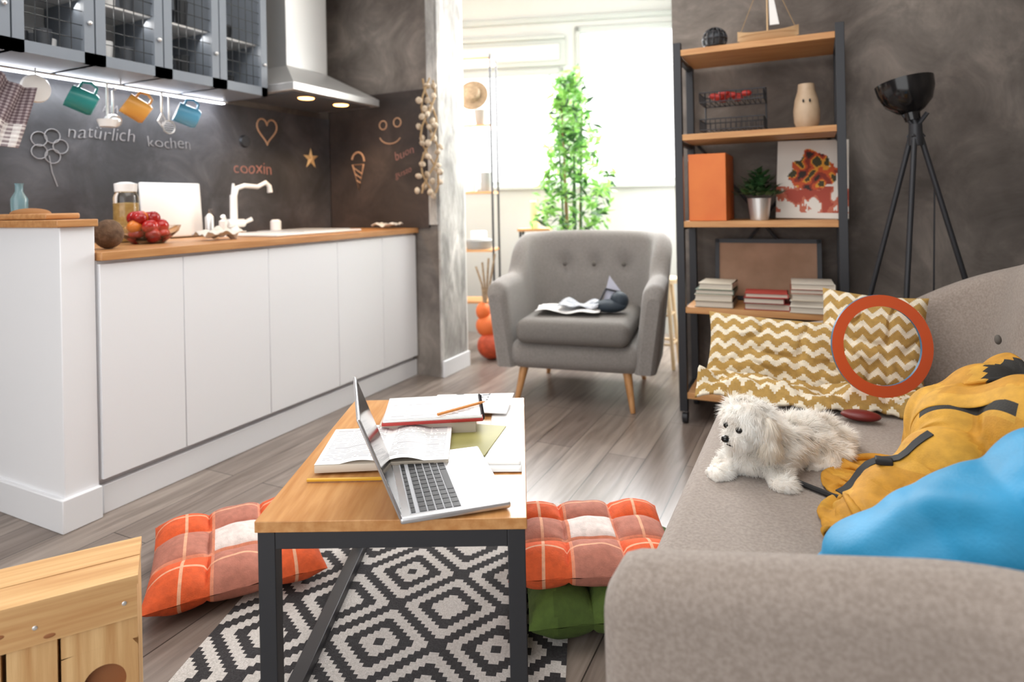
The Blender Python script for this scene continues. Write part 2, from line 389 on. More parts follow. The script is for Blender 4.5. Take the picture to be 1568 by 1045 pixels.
def cloth_fn(u,v):
    x=(u-.5)*.13*(1+.35*v);return (.012*math.sin(u*14+v*2),x,-v*.24-.02*math.sin(u*3))
def check(u,v):
    if v>.62: 
        a=(int(u*10)%2)+(int(v*30)%2);return ['#e9e6e4','#d3cccb','#8c7f83'][a]
    a=(int(u*22)%2)+(int(v*40)%2);return ['#a69a9c','#7d6d71','#5b4a50'][a]
b=B();b.surf(cloth_fn,44,80,printed,colf=check);b.finish('tea_towel',loc=(-2.66,1.28,1.55),rot=(-.35,0,0),solid=.004)

# counter items
b=B();b.lathe([(0,0),(.06,0),(.115,.05),(.125,.075),(.12,.075),(.108,.05),(.055,.008),(0,.008)],(0,0,0),glass,32)
for k in range(26):
    a=random.random()*6.28;r=random.random()**.5*.08;z=.035+(k//9)*.036
    b.ell((r*math.cos(a)*(1-z*2),r*math.sin(a)*(1-z*2),z),.026+random.random()*.006,[fruitred,fruitred,fruitred,fruitor,fruitred,fruitred,fruitred,fruitgreen][k%8],nu=14,nv=9)
b.finish('fruit_bowl',loc=(-2.55,1.70,.911))
b=B();b.lathe([(0,0),(.047,0),(.05,.01),(.05,.2),(.04,.225),(.035,.22)],(0,0,0),glass,28);b.lathe([(0,.225),(.044,.225),(.046,.26),(.02,.268),(0,.268)],(0,0,0),whitecer,28)
b.lathe([(0,.006),(.044,.006),(.044,.17),(0,.175)],(0,0,0),mat('pasta','#d9b870','#c09850',scale=40,rough=.7),24);b.finish('pasta_jar',loc=(-2.76,1.74,.911))
b=B();b.rbox((0,0,.14),(.018,.32,.27),.008,whitecer,3);b.finish('cutting_board',loc=(-2.845,2.03,.911),rot=(0,-.09,0))
b=B();b.ell((0,0,.055),(.05,.05,.055),mat('coconut','#6f5540','#513b2a',scale=40,rough=.9,bump=.5));b.finish('coconut',loc=(-2.36,1.42,.911))
b=B();b.lathe([(0,0),(.035,0),(.03,.02),(.02,.03),(.018,.2),(.0,.2)],(0,0,0),whitecer,24)
b.tube([(0,0,.18),(0,.02,.235),(0,.07,.25),(0,.16,.245),(0,.215,.27),(0,.24,.25),(0,.245,.215)],[.014,.014,.013,.012,.012,.013,.015],whitecer,12)
b.cyl((0,-.04,.05),(0,.06,.05),.022,.022,whitecer);b.cyl((0,-.05,.05),(.02,-.085,.09),.01,.012,whitecer);b.cyl((0,.06,.05),(.02,.1,.07),.01,.012,whitecer);b.cyl((0,0,.17),(0,0,.26),.016,.006,whitecer)
b.finish('kitchen_faucet',loc=(-2.76,2.31,.924))
b=B();b.rbox((0,0,.006),(.45,.62,.012),.005,whitecer);b.rbox((0,.1,.012),(.34,.36,.01),.004,mat('sink_grey','#b5b5b5',rough=.3));b.finish('kitchen_sink',loc=(-2.55,2.5,.911))
b=B();b.lathe([(0,0),(.022,0),(.022,.09),(.008,.11),(.008,.13),(0,.13)],(0,0,0),glass,20);b.finish('soap_bottle',loc=(-2.80,2.2,.924))
b=B();b.lathe([(0,0),(.02,0),(.02,.1),(.01,.115),(0,.12)],(0,0,0),steel,20);b.lathe([(0,0),(.018,0),(.018,.08),(0,.09)],(0.02,.06,0),whitecer,20);b.finish('salt_shaker',loc=(-2.68,2.10,.911))
b=B();b.lathe([(0,0),(.03,0),(.03,.05),(.02,.06),(0,.06)],(0,0,0),whitecer,20);b.finish('dish_soap_dispenser',loc=(-2.79,2.62,.9235))
b=B();b.surf(lambda u,v:((u-.5)*.16,(v-.5)*.1,.02+.012*noise.noise(Vector((u*5,v*4,2)))+.008*math.sin(u*9)),20,14,mat('rag','#d8d2c9',rough=.9));b.finish('dish_cloth',loc=(-2.33,3.05,.915),solid=.004)
b=B();b.surf(lambda u,v:((u-.5)*.14,(v-.5)*.18,.025+.03*noise.noise(Vector((u*5,v*4,7)))+.012*math.sin(u*9)),20,14,mat('rag',''));b.finish('dish_cloth',loc=(-2.45,1.97,.915),solid=.004)
b=B();b.rbox((0,0,.01),(.5,.11,.02),.006,counterwood);b.ell((0.05,0,.02),(.09,.05,.02),mat('bread','#9c6a3c',rough=.8));b.lathe([(0,.02),(.024,.02),(.026,.05),(.026,.075),(.012,.1),(.012,.125),(.015,.13),(0,.13)],(-.02,.0,0),mat('bottle_glass','#9fc3cc',rough=.1,trans=.6),22);b.finish('serving_board',loc=(-2.55,1.235,1.027))

# ---------------- pillar garland
b=B();g=mat('garland_shell','#d8c8b2','#a08c74',scale=30,rough=.7);rp=mat('rope','#a58a66',rough=.9)
for k in range(3):
    pts=[(-.01+.03*math.sin(k*2+z*9),-.03+.05*math.cos(k*2.1+z*7),1.80-z*.68) for z in [i/12 for i in range(13)]]
    b.tube(pts,.006,rp,6)
    for q in pts[1:]:
        b.ell((q[0]+random.uniform(-.025,.025),q[1]+random.uniform(-.03,.02),q[2]+random.uniform(-.02,.02)),(.022,.017,.010+.012*random.random()),g,nu=8,nv=6,rot=(random.random()*2,random.random()*2,0))
b.finish('shell_garland',loc=(-2.05,3.15,0))

# ---------------- shell helper for seating
def upath(xf,xb,y0,y1,r,step=.025):
    pts=[]
    def line(a,c):
        n=max(2,int((Vector(c)-Vector(a)).length/step))
        for i in range(n): pts.append((a[0]+(c[0]-a[0])*i/n,a[1]+(c[1]-a[1])*i/n))
    def arc(cx,cy,a0,a1):
        n=max(6,int(r*abs(a1-a0)/step))
        for i in range(n): a=a0+(a1-a0)*i/n; pts.append((cx+r*math.cos(a),cy+r*math.sin(a)))
    line((xf,y0),(xb-r,y0));arc(xb-r,y0+r,-pi/2,0);line((xb,y0+r),(xb,y1-r));arc(xb-r,y1-r,0,pi/2);line((xb-r,y1),(xf,y1));pts.append((xf,y1))
    return pts
def shell(b,pts,zb,ztf,w,lean,m,rnd=.05,tuft=None):
    K=len(pts);cs=[]
    L=[0]
    for i in range(1,K): L.append(L[-1]+math.dist(pts[i],pts[i-1]))
    rows=[]
    for i,(x,y) in enumerate(pts):
        a=Vector(pts[min(i+1,K-1)])-Vector(pts[max(i-1,0)]);a.normalize();n=Vector((a.y,-a.x))
        zt=ztf(x,y);e=min(L[i],L[-1]-L[i]);ww=w
        if e<rnd:
            q=math.sqrt(max(0,1-(1-e/rnd)**2));zt-=rnd*(1-q);ww=w*(.55+.45*q)
        h=ww/2;row=[]
        NZ=16
        for k in range(NZ+1): z=zb+(zt-h-zb)*k/NZ; row.append((-h,z))
        for k in range(1,10): t=pi-pi*k/10; row.append((h*math.cos(t),zt-h+h*math.sin(t)))
        for k in range(NZ+1): z=zt-h-(zt-h-zb)*k/NZ; row.append((h,z))
        out=[]
        for (o,z) in row:
            lo=lean(x,y)*((z-zb)/(zt-zb))
            if tuft and o<0: o+=tuft(x,y,z)
            out.append((x+n.x*(o+lo),y+n.y*(o+lo),z))
        rows.append(out)
    nn=len(rows[0]);vs=[q for r in rows for q in r];fs=[]
    for i in range(K-1):
        for j in range(nn): fs.append((i*nn+j,i*nn+(j+1)%nn,(i+1)*nn+(j+1)%nn,(i+1)*nn+j))
    fs.append(tuple(range(nn)));fs.append(tuple((K-1)*nn+j for j in range(nn))[::-1])
    b.add(vs,fs,m)
def sm(a,b_,x): t=max(0,min(1,(x-a)/(b_-a)));return t*t*(3-2*t)

# ---------------- sofa
b=B()
Y0,Y1=.84,2.42
def szt(x,y):
    base=.566+.19*max(0,x+.26)
    bk=sm(.2,.46,x)*.23*(.5+.5*sm(0,.5,min(y-Y0,Y1-y)))
    return min(.87,base+bk)
def stuft(x,y,z):
    if x<.3: return 0
    d=0
    for ty in (1.2,1.63,2.06): d=max(d,math.exp(-((y-ty)**2+(z-.66)**2)/.0012))
    return .025*d
shell(b,upath(-.265,.46,Y0,Y1,.2,.02),.14,szt,.11,lambda x,y:.09*sm(.1,.4,x)+.01,sofafab,.04,stuft)
b.rbox((.09,1.63,.235),(.70,1.5,.19),.04,sofafab,4)
def puff(pv):
    if pv.z>.4: pv.z+=.012*math.cos(pi*(pv.x-.07)/.72)
    return pv
b.rbox((.07,1.63,.375),(.70,1.47,.105),.04,sofafab,6,fn=puff)
for yy in (1.2,1.63,2.06): b.ell((.43,yy,.66),(.008,.013,.013),button)
for x in (-.2,.4):
    for y in (.95,2.3): b.cyl((x,y,.15),(x*1.1,y,0),.022,.014,legwood,14)
b.finish('sofa')

# ---------------- armchair (local: front -x)
b=B()
def czt(x,y):
    return .63+.02*sm(-.36,-.1,x)+.225*sm(-.0,.26,x)-.02*(abs(y)/.38)**4*sm(.1,.3,x)
def ctuft(x,y,z):
    if x<.25: return 0
    d=0
    for ty in (-.18,0,.18):
        d=max(d,math.exp(-((y-ty)**2+(z-.67)**2)/.0018))
    return .035*d
shell(b,upath(-.33,.33,-.36,.36,.20,.02),.19,czt,.11,lambda x,y:.055+.05*sm(.1,.3,x),chairfab,.06,ctuft)
b.rbox((-.0,0,.255),(.66,.69,.15),.06,chairfab,5)
b.rbox((-.04,0,.38),(.66,.59,.12),.05,chairfab2,5,fn=lambda q:Vector((q.x,q.y,q.z+(.015*math.cos(q.y*4) if q.z>.39 else 0))))
for ty in (-.18,0,.18): b.ell((.325,ty,.67),(.012,.014,.014),button)
for x,y in ((-.27,-.27),(-.27,.27),(.24,-.26),(.24,.26)):
    b.cyl((x,y,.19),(x*1.22,y*1.12,0),.024,.012,legwood,14)
b.finish('armchair',loc=(-1.175,3.30,0),rot=math.radians(98))
b=B()
b.surf(lambda u,v:((u-.5)*.34,(v-.5)*.22,.01+.02*noise.noise(Vector((u*3,v*3,0)))),16,10,paper);b.surf(lambda u,v:((u-.5)*.22+.05,(v-.5)*.2+.03,.03+.03*noise.noise(Vector((u*3,v*3,5)))),12,10,mat('newsprint','#c9ccd2','#8d929b',scale=30,rough=.8))
b.finish('newspaper',loc=(-1.21,3.17,.465),rot=.2,solid=.003)
b=B();b.ell((0,0,.035),(.09,.06,.035),mat('dark_cloth','#24303b',rough=.7));b.ell((.05,.02,.06),(.05,.06,.05),mat('dark_cloth',''));b.tube([(-.06,0,.05),(-.02,.05,.12),(.06,.06,.1)],.006,blackmetal);b.add([(-.04,.04,.04),(.1,.06,.04),(.07,.08,.09),(.0,.07,.19)],[(0,1,2,3)],mat('paper_blue','#c3c6d6',rough=.7));b.finish('camera_bag',loc=(-1.0,3.22,.455),rot=.3)

# ---------------- bookshelf
b=B();W0,W1=-.56,.085;F,K=2.97,3.31
for x in (W0-.03,W1):
    for y in (F-.01,K-.035): b.bx(x,x+.035,y,y+.035,.06,1.785,blackmetal)
    for z in (.12,.52,.92,1.32,1.72): b.bx(x+.004,x+.03,F+.03,K-.03,z-.012,z+.012,blackmetal)
for z in (.15,.55,.95,1.355,1.75): b.bx(W0+.005,W1,F-.008,K,z-.028,z,shelfwood)
xm=(W0+W1)/2
for (z0,z1) in ((.55,.93),(1.33,.95)):
    for xx in (W0+.02,W1-.02): b.cyl((xx,K-.01,z0),(xm,K-.01,z1),.008,.008,blackmetal,8)
for x in (W0-.01,W1+.015):
    for y in (F+.02,K-.02):
        b.bx(x-.012,x+.012,y-.012,y+.012,.05,.07,steel);b.cyl((x-.012,y,.028),(x+.012,y,.028),.028,.028,blackmetal,18)
b.finish('bookshelf',bevel=.0015)
z5,z4,z3,z2=1.751,1.356,.951,.551
b=B()
for k in range(6): 
    a=k*pi/6;b.tube([(.055*math.cos(t)*math.cos(a),.055*math.cos(t)*math.sin(a),.055*math.sin(t)) for t in [2*pi*i/24 for i in range(24)]],.004,blackmetal,6,closed=True)
for h in (-.03,0,.03): r=math.sqrt(.055**2-h*h);b.tube([(r*math.cos(t),r*math.sin(t),h) for t in [2*pi*i/24 for i in range(24)]],.004,blackmetal,6,closed=True)
b.ell((0,0,0),.045,darkin);b.finish('wire_sphere_ornament',loc=(-.42,3.1,z5+.06))
b=B();hm=mat('boat_wood','#cfb088',rough=.6)
b.surf(lambda u,v:((u-.5)*.26,(v-.5)*2*(.04*(1-abs(2*u-1)**2.4)**.7),.012+.045*abs(2*v-1)**1.5+.02*abs(2*u-1)**3),24,12,hm)
b.add([(-.13,0,.06)]+[((i/12-.5)*.26,.038*(1-abs(2*i/12-1)**2.4)**.7,.05) for i in range(13)]+[((1-i/12-.5)*.26,-.038*(1-abs(1-2*i/12)**2.4)**.7,.05) for i in range(13)],[tuple(range(1,27))],hm)
b.cyl((0,0,.03),(0,0,.36),.004,.003,hm,8);b.add([(.01,0,.09),(.05,0,.09),(.006,0,.34)],[(0,1,2)],paper);b.tube([(0,0,.36),(.12,0,.06)],.0015,rp,4);b.tube([(0,0,.36),(-.12,0,.06)],.0015,rp,4);b.bx(-.03,.03,-.01,.01,0,.02,hm)
b.finish('toy_sailboat',loc=(-.185,3.08,z5))
b=B()
def basket(z,w,d,h):
    for zz in (z,z+h): b.tube([(-w,-d,zz),(w,-d,zz),(w,d,zz),(-w,d,zz)],.003,blackmetal,6,closed=True)
    for i in range(13):
        x=-w+2*w*i/12
        for y in (-d,d): b.cyl((x,y,z),(x,y,z+h),.0018,.0018,blackmetal,5)
        b.cyl((x,-d,z),(x,d,z),.0018,.0018,blackmetal,5)
    for i in range(8):
        y=-d+2*d*i/7
        for x in (-w,w): b.cyl((x,y,z),(x,y,z+h),.0018,.0018,blackmetal,5)
basket(.02,.14,.09,.05);basket(.15,.14,.09,.045)
for x in (-.14,.14): b.tube([(x,.09,0),(x,.095,.15),(x,.08,.22),(x,0,.21)],.004,blackmetal,6)
for k in range(14): b.ell((random.uniform(-.1,.1),random.uniform(-.06,.06),.172+random.random()*.02),(.025,.018,.014),red,nu=8,nv=6)
b.finish('wire_basket',loc=(-.345,3.12,z4))
b=B();b.lathe([(0,0),(.04,0),(.052,.03),(.055,.08),(.048,.13),(.036,.17),(.033,.2),(.027,.2),(.03,.16),(0,.1)],(0,0,0),ceramicb,28)
for dx in (-.012,.014): b.ell((dx,-.05,.12),(.004,.008,.008),blackmetal)
b.finish('ceramic_vase',loc=(-.03,3.08,z4))
b=B();b.bx(-.085,-.08,-.14,.14,0,.31,orange);b.bx(.08,.085,-.14,.14,0,.31,orange);b.bx(-.085,.085,.13,.14,0,.31,orange);b.bx(-.085,.085,-.14,-.13,0,.31,orange);b.bx(-.078,.078,-.125,.12,.005,.30,paper)
b.finish('orange_magazine_file',loc=(-.45,3.12,z3),bevel=.002)
b=B();b.lathe([(0,0),(.04,0),(.052,.1),(.048,.1),(.037,.01)],(0,0,0),steel,28);b.lathe([(0,.09),(.046,.09)],(0,0,0),darkin,24)
for k in range(420):
    a=random.random()*6.28;e=random.uniform(.0,1.5);r=.04+.075*random.random();c=Vector((math.cos(a)*math.cos(e)*r,math.sin(a)*math.cos(e)*r,.12+.12*math.sin(e)*random.random()))
    d=Vector((math.cos(a),math.sin(a),random.uniform(-.2,.8)))*.022;sdv=Vector((-math.sin(a),math.cos(a),0))*.012
    b.add([c-d,c-sdv,c+d,c+sdv],[(0,1,2,3)],leafd)
b.finish('potted_herb',loc=(-.235,3.08,z3))
def paint(u,v):
    x=(u-.5)*2;y=(v-.5)*2
    n=noise.noise(Vector((u*5,v*5,1)))+.5*noise.noise(Vector((u*12,v*12,4)))
    if (x/.62)**2+((y-.2)/.55)**2+n*.9<1:
        k=noise.noise(Vector((u*8,v*8,9)))+.4*(y-.1)
        return '#2f1a14' if k<-.3 else '#8c2b16' if k<-.1 else '#c8501e' if k<.1 else '#e09a2e' if k<.22 else '#3f3a1c'
    if y<-.2 and y>-.85 and n+.25*noise.noise(Vector((u*40,v*10,4)))>-.05: return '#c0664c' if n<.2 else '#a8402c'
    return '#e6e0d8'
b=B();b.bx(-.15,.15,0,.02,0,.375,paper);b.surf(lambda u,v:(-.15+.3*u,-.002,.375*v),60,72,painted,colf=paint);b.finish('canvas_painting',loc=(-.02,3.16,z3+.003),rot=(-.25,.03,0))
def books(name,x,y,z,specs):
    b=B();zz=0
    for w,d,h,c in specs:
        j=random.uniform(-.01,.01);cm=mat('cover_'+c.strip('#'),c,rough=.6)
        M=XF((j,j,zz),(0,0,random.uniform(-.06,.06)))
        b.bx(-w/2,w/2,-d/2,d/2,0,.003,cm,M);b.bx(-w/2,w/2,-d/2,d/2,h-.003,h,cm,M);b.bx(w/2-.004,w/2,-d/2,d/2,0,h,cm,M);b.bx(-w/2+.004,w/2-.003,-d/2+.004,d/2-.004,.003,h-.003,bookm,M);zz+=h
    b.finish(name,loc=(x,y,z))
books('book_stack',-.43,3.08,z2,[(.17,.2,.03,'#8a7f70'),(.165,.19,.03,'#cfc5b2'),(.17,.2,.022,'#5d6a5c'),(.15,.18,.028,'#d9cfbd')])
books('book_stack',-.21,3.05,z2,[(.19,.15,.03,'#9c2f2a'),(.17,.15,.025,'#7c2622'),(.18,.14,.02,'#b5443a')])
books('book_stack',-.015,3.06,z2,[(.18,.2,.028,'#d8d0c2'),(.18,.2,.025,'#e6dfd3'),(.175,.2,.03,'#cbbfa9'),(.18,.2,.02,'#8d4a3a'),(.17,.19,.025,'#e0d8ca')])
b=B();M=XF(rot=(-.12,0,0));b.bx(-.24,.24,0,.015,0,.02,blackmetal,M);b.bx(-.24,.24,0,.015,.28,.30,blackmetal,M);b.bx(-.24,-.22,0,.015,0,.3,blackmetal,M);b.bx(.22,.24,0,.015,0,.3,blackmetal,M);b.bx(-.23,.23,.005,.012,.01,.29,mat('kraft_board','#b8937a','#9e7d64',rough=.8),M);b.finish('picture_frame',loc=(-.22,3.24,z2+.002))
books('magazine_stack',-.3,3.1,.151,[(.3,.22,.02,'#e0d5c2'),(.28,.22,.02,'#b3844f')])

# ---------------- floor lamp
b=B();hub=Vector((0,0,1.27))
for a in (2.7,-1.9,.2): 
    q=Vector((math.cos(a)*.34,math.sin(a)*.34*.8,0));b.tube([q+Vector((0,0,.0)),hub+q*.05],[.009,.010],blackmetal,10);b.tube([hub+q*.08,hub-q*.12+Vector((0,0,.09))],.008,blackmetal,8)
b.cyl(hub-Vector((0,0,.03)),hub+Vector((0,0,.05)),.025,.022,blackmetal,18)
b.cyl(hub+Vector((0,0,.05)),hub+Vector((-.01,0,.09)),.012,.012,blackmetal,12)
M=XF((-.008,0,1.335),(-.10,-.17,0),.93)
b.lathe([(.0,0),(.028,.0),(.032,.03),(.05,.04),(.085,.075),(.103,.125),(.107,.165),(.102,.165),(.098,.13),(.08,.085),(.04,.05),(0,.045)],(0,0,0),blackgloss,40,M)
b.ell((0,0,.1),.03,whitecer,M)
b.tube([(.0,0,1.33),(.06,.02,1.1),(.05,.03,.6),(.12,.05,.01),(.3,.2,.006)],.003,blackmetal,6)
b.finish('floor_lamp',loc=(.345,2.80,0))

# ---------------- coffee table
b=B();hx,hy=.262,.368;ht=.44
b.bx(-hx,hx,-hy,hy,ht-.022,ht,oak)
s_=.034;e=.004
for x in (-hx+e,hx-e-s_):
    for y in (-hy+e,hy-e-s_): b.bx(x,x+s_,y,y+s_,0.0,ht-.022,blackmetal)
    b.bx(x,x+s_,-hy+e+s_,hy-e-s_,0,s_*.8,blackmetal);b.bx(x,x+s_,-hy+e+s_,hy-e-s_,ht-.022-s_,ht-.022,blackmetal)
for y in (-hy+e,hy-e-s_): b.bx(-hx+e+s_,hx-e-s_,y,y+s_,ht-.022-s_,ht-.022,blackmetal)
TC=tb(-.241,1.561);TR=R26-.012
b.finish('coffee_table',loc=(TC[0],TC[1],.008),rot=TR,bevel=.0015)
TZ=.449
def ti(l,d,z=0): return tb(l,d,TZ+z)
# laptop
b=B()
b.rbox((0,0,.0075),(.215,.30,.013),.005,alum,3)
b.bx(-.088,.012,-.138,.138,.0138,.0143,mat('key_well','#a9abb0',rough=.5))
for r in range(6):
    x0=-.085+r*.0163;kh=.0135 if r else .008
    for k in range(14):
        y0_=-.136+k*.0195
        if r==5 and 4<=k<=8:
            if k==4: b.bx(x0,x0+kh,y0_,y0_+5*.0195-.003,.0143,.0155,keym)
            continue
        b.bx(x0,x0+kh,y0_,y0_+.0165,.0143,.0155,keym)
b.bx(.028,.09,-.05,.05,.0139,.0143,mat('trackpad','#bcbdc1',rough=.35))
M=XF((-.106,0,.012),(0,-math.radians(21),0))
b.rbox((0,0,.105),(.006,.30,.21),.003,alum,3,M=M);b.bx(.003,.0038,-.145,.145,.006,.204,screenm,M);b.cyl((-.106,-.11,.011),(-.106,.11,.011),.005,.005,keym,10)
b.finish('laptop',loc=ti(-.157,1.337,.0015),rot=R26+math.radians(15.5))
# papers and books on the table
def lines(u,v):
    if .08<u<.92 and .06<v<.94 and int(v*44)%2==0 and (noise.noise(Vector((u*22,int(v*44)*3.3,0)))>-.25): return '#b2b0b4'
    return '#edebea'
b=B()
b.rbox((0,0,.012),(.30,.225,.018),.003,bookm,2)
for sgn in (-1,1):
    b.surf(lambda u,v:(sgn*.15*u,(v-.5)*.222,.022+.009*math.sin(min(1,u*1.6)*pi)*(1 if sgn>0 else .8)),40,50,painted,colf=lines,flip=sgn<0)
b.finish('open_book',loc=ti(-.312,1.515,.001),rot=R26+.06)
b=B();b.rbox((0,0,.004),(.26,.19,.008),.002,red);b.rbox((0,0,.011),(.255,.187,.006),.002,paper)
b.surf(lambda u,v:((u-.5)*.25,(v-.5)*.18,.015),30,40,painted,colf=lines)
for k in range(22): y=-.085+k*.008;b.tube([(.128+.006*math.cos(t),y,.008+.009*math.sin(t)) for t in [2*pi*i/8 for i in range(8)]],.0012,blackmetal,4,closed=True)
b.finish('spiral_notebook',loc=ti(-.225,1.70,.036),rot=R26+.10)
b=B();b.rbox((0,0,.017),(.25,.19,.034),.002,bookm,2);b.finish('workbook',loc=ti(-.235,1.712,.0005),rot=R26+.05)
def doodle(u,v):
    n=noise.noise(Vector((u*9,v*9,3)))
    if abs(u-.4)<.3 and v>.35 and n>.12: return '#2b2f33'
    return '#eceaea'
b=B();b.surf(lambda u,v:((u-.5)*.24,(v-.5)*.15,.010+.012*u*v),40,30,painted,colf=doodle);b.finish('sketch_sheet',loc=ti(-.135,1.842,.0),rot=R26-.15,solid=.0015)
b=B();b.rbox((0,0,.003),(.14,.20,.005),.001,mat('olive_folder','#a09a5a','#908b50',rough=.6));b.finish('olive_folder',loc=ti(-.12,1.585,.001),rot=R26-.25)
b=B();b.surf(lambda u,v:((u-.5)*.09,(v-.5)*.46,.0015),10,12,paper);b.surf(lambda u,v:((u-.5)*.08+.002,(v-.5)*.27-.06,.003),10,12,paper);b.finish('loose_papers',loc=ti(-.028,1.62,.0005),rot=R26-.03,solid=.0008)
pen=mat('pencil_yellow','#d8a62e',rough=.4)
b=B();b.tube([(-.085,0,0),(.075,0,0),(.09,0,0)],[.004,.004,.001],pen,6);b.finish('pencil',loc=ti(-.375,1.362,.0045),rot=R26)
b=B();b.tube([(-.07,0,0),(.07,0,0),(.085,0,0)],[.004,.004,.001],mat('pencil_orange','#d98a3a',rough=.4),6);b.finish('pencil',loc=ti(-.15,1.66,.057),rot=R26+.7)

# ---------------- rug
rw=mat('rug_white','#dcd7d3','#c4bfba',scale=200,rough=.95,bump=.5,bscale=400);rb=mat('rug_black','#2e2c2e','#3e3c3e',scale=200,rough=.95,bump=.5,bscale=400)
W,Lr,cell=.88,1.72,.0118
nx=int(W/cell);ny=int(Lr/cell)
b=B();vs=[(i*cell-W/2,j*cell-Lr/2,.006+.0015*noise.noise(Vector((i*.1,j*.1,0)))) for j in range(ny+1) for i in range(nx+1)]
fw=[];fb=[]
P=24
for j in range(ny):
    for i in range(nx):
        a=j*(nx+1)+i;f=(a,a+1,a+nx+2,a+nx+1)
        u=int(abs((i%P)-P/2+.5));v=int(abs((j%P)-P/2+.5))
        d=u+v-(1 if ((i//1+j//1)%2==0 and (u+v)%6==0) else 0)
        blk = (d+2)%6<3
        if d>=20: blk=False
        (fb if blk else fw).append(f)
b.add(vs,fw,rw);b.add(vs,fb,rb)
b.bx(-W/2,nx*cell-W/2,-Lr/2,ny*cell-Lr/2,0,.0035,rw)
RC=tb(-.34,1.36);b.finish('patterned_rug',loc=(RC[0],RC[1],.0005),rot=R26-math.radians(7))

# ---------------- cushions
def cush(b,w,d,h,colf,k=3,n=54,M=None):
    for s in (1,-1):
        def fn(u,v):
            U=2*u-1;V=2*v-1
            e=(max(0,1-abs(U)**7)*max(0,1-abs(V)**7))**.5
            t=(abs(math.sin(pi*u*k))*abs(math.sin(pi*v*k)))**.45
            x=U*w/2*(1-.05*(1-V*V));y=V*d/2*(1-.05*(1-U*U))
            return (x,y,s*h/2*e*(.5+.5*t)+.004*noise.noise(Vector((u*9,v*9,s))))
        b.surf(fn,n,n,printed,M=M,colf=colf,flip=s<0)
def plaid(u,v):
    a=(1 if .36<u<.66 else 0)+(1 if .34<v<.66 else 0)
    e=min(abs(u-.2),abs(u-.82),abs(v-.18),abs(v-.84))
    if e<.007: return '#e7ab8a'
    if min(abs(u-.36),abs(u-.66),abs(v-.34),abs(v-.66))<.008: return '#df9172'
    return ['#dd5d2e','#b97765','#e6d8d2'][a]
def greeng(u,v):
    if (u*9)%1<.06 or (v*9)%1<.06: return '#aab56a'
    return '#43571f' if noise.noise(Vector((u*6,v*6,0)))<.1 else '#4d6326'
b=B();cush(b,.45,.45,.11,plaid,3);c=tb(-.825,1.82);b.finish('floor_cushion',loc=(c[0],c[1],.062),rot=(.02,0,R26+math.radians(25)))
b=B();cush(b,.46,.38,.125,greeng,3);c=tb(.235,1.63);b.finish('floor_cushion',loc=(c[0],c[1],.07),rot=R26+math.radians(4))
b=B();cush(b,.43,.345,.10,plaid,3);c=tb(.185,1.63);b.finish('floor_cushion',loc=(c[0],c[1],.165),rot=(0,0,R26+math.radians(1)))
def chev(nv,nu):
    def f(u,v):
        t=(v*nv+abs(((u*nu)%1)-.5)*1.0)%1
        return '#e9dfc9' if t<.42 else '#b28f4e'
    return f
def pillow(name,w,d,h,loc,rot,cf,n=80,droop=0):
    b=B()
    for s in (1,-1):
        def fn(u,v):
            U=2*u-1;V=2*v-1
            t=(max(0,1-abs(U)**2.6)*max(0,1-abs(V)**2.6))**.5
            z=s*h/2*t+.010*noise.noise(Vector((u*5,v*5,s)))*t-.014*max(0,1-abs(noise.noise(Vector((u*3,v*3,s+4))))*9)*t*s
            return (U*w/2*(1-.07*(1-V*V)),V*d/2*(1-.07*(1-U*U)),z-droop*V*V)
        b.surf(fn,n,n,printed,colf=cf,flip=s<0)
    return b.finish(name,loc=loc,rot=rot)
pillow('throw_pillow',.46,.27,.13,(-.125,2.24,.525),(math.radians(60),.04,.0),chev(5.5,8))
pillow('throw_pillow',.30,.32,.12,(.15,2.285,.585),(math.radians(70),.06,-.1),chev(6.4,6))
b=B()
def drape(u,v):
    x=-.35+.60*u;y=1.99+.17*v+.02*math.sin(u*9)
    z=.434+.065*math.sin(pi*min(1,v*1.0))*(.7+.6*noise.noise(Vector((u*6,v*3,2))))+.014*abs(math.sin(u*17+v*4))+.006*noise.noise(Vector((u*25,v*9,1)))
    return (x,y,z)
b.surf(drape,100,44,printed,colf=lambda u,v:chev(4,13)(u,v));b.finish('chevron_blanket',solid=.008)
# ring toy
b=B();n=64
def rg(r,y): return [(r*math.cos(2*pi*i/n),y,r*math.sin(2*pi*i/n)) for i in range(n)]
A,Bq=.142,.110
rings=[rg(A,-.004),rg(A,.004),rg(Bq,.004),rg(Bq,-.004)]
for k,m in ((0,hoopb),(1,hoop),(2,hoopb),(3,hoop)):
    kk=(k+1)%4
    b.add(rings[k]+rings[kk],[(i,(i+1)%n,n+(i+1)%n,n+i) for i in range(n)],m)
b.finish('hoop_toy',loc=(.160,2.03,.628),rot=(-.12,0,.45),bevel=.0015)
b=B();b.ell((0,0,.015),(.05,.028,.014),mat('dark_red','#6e201c',rough=.4));b.finish('toy_ball',loc=(.10,1.95,.434))

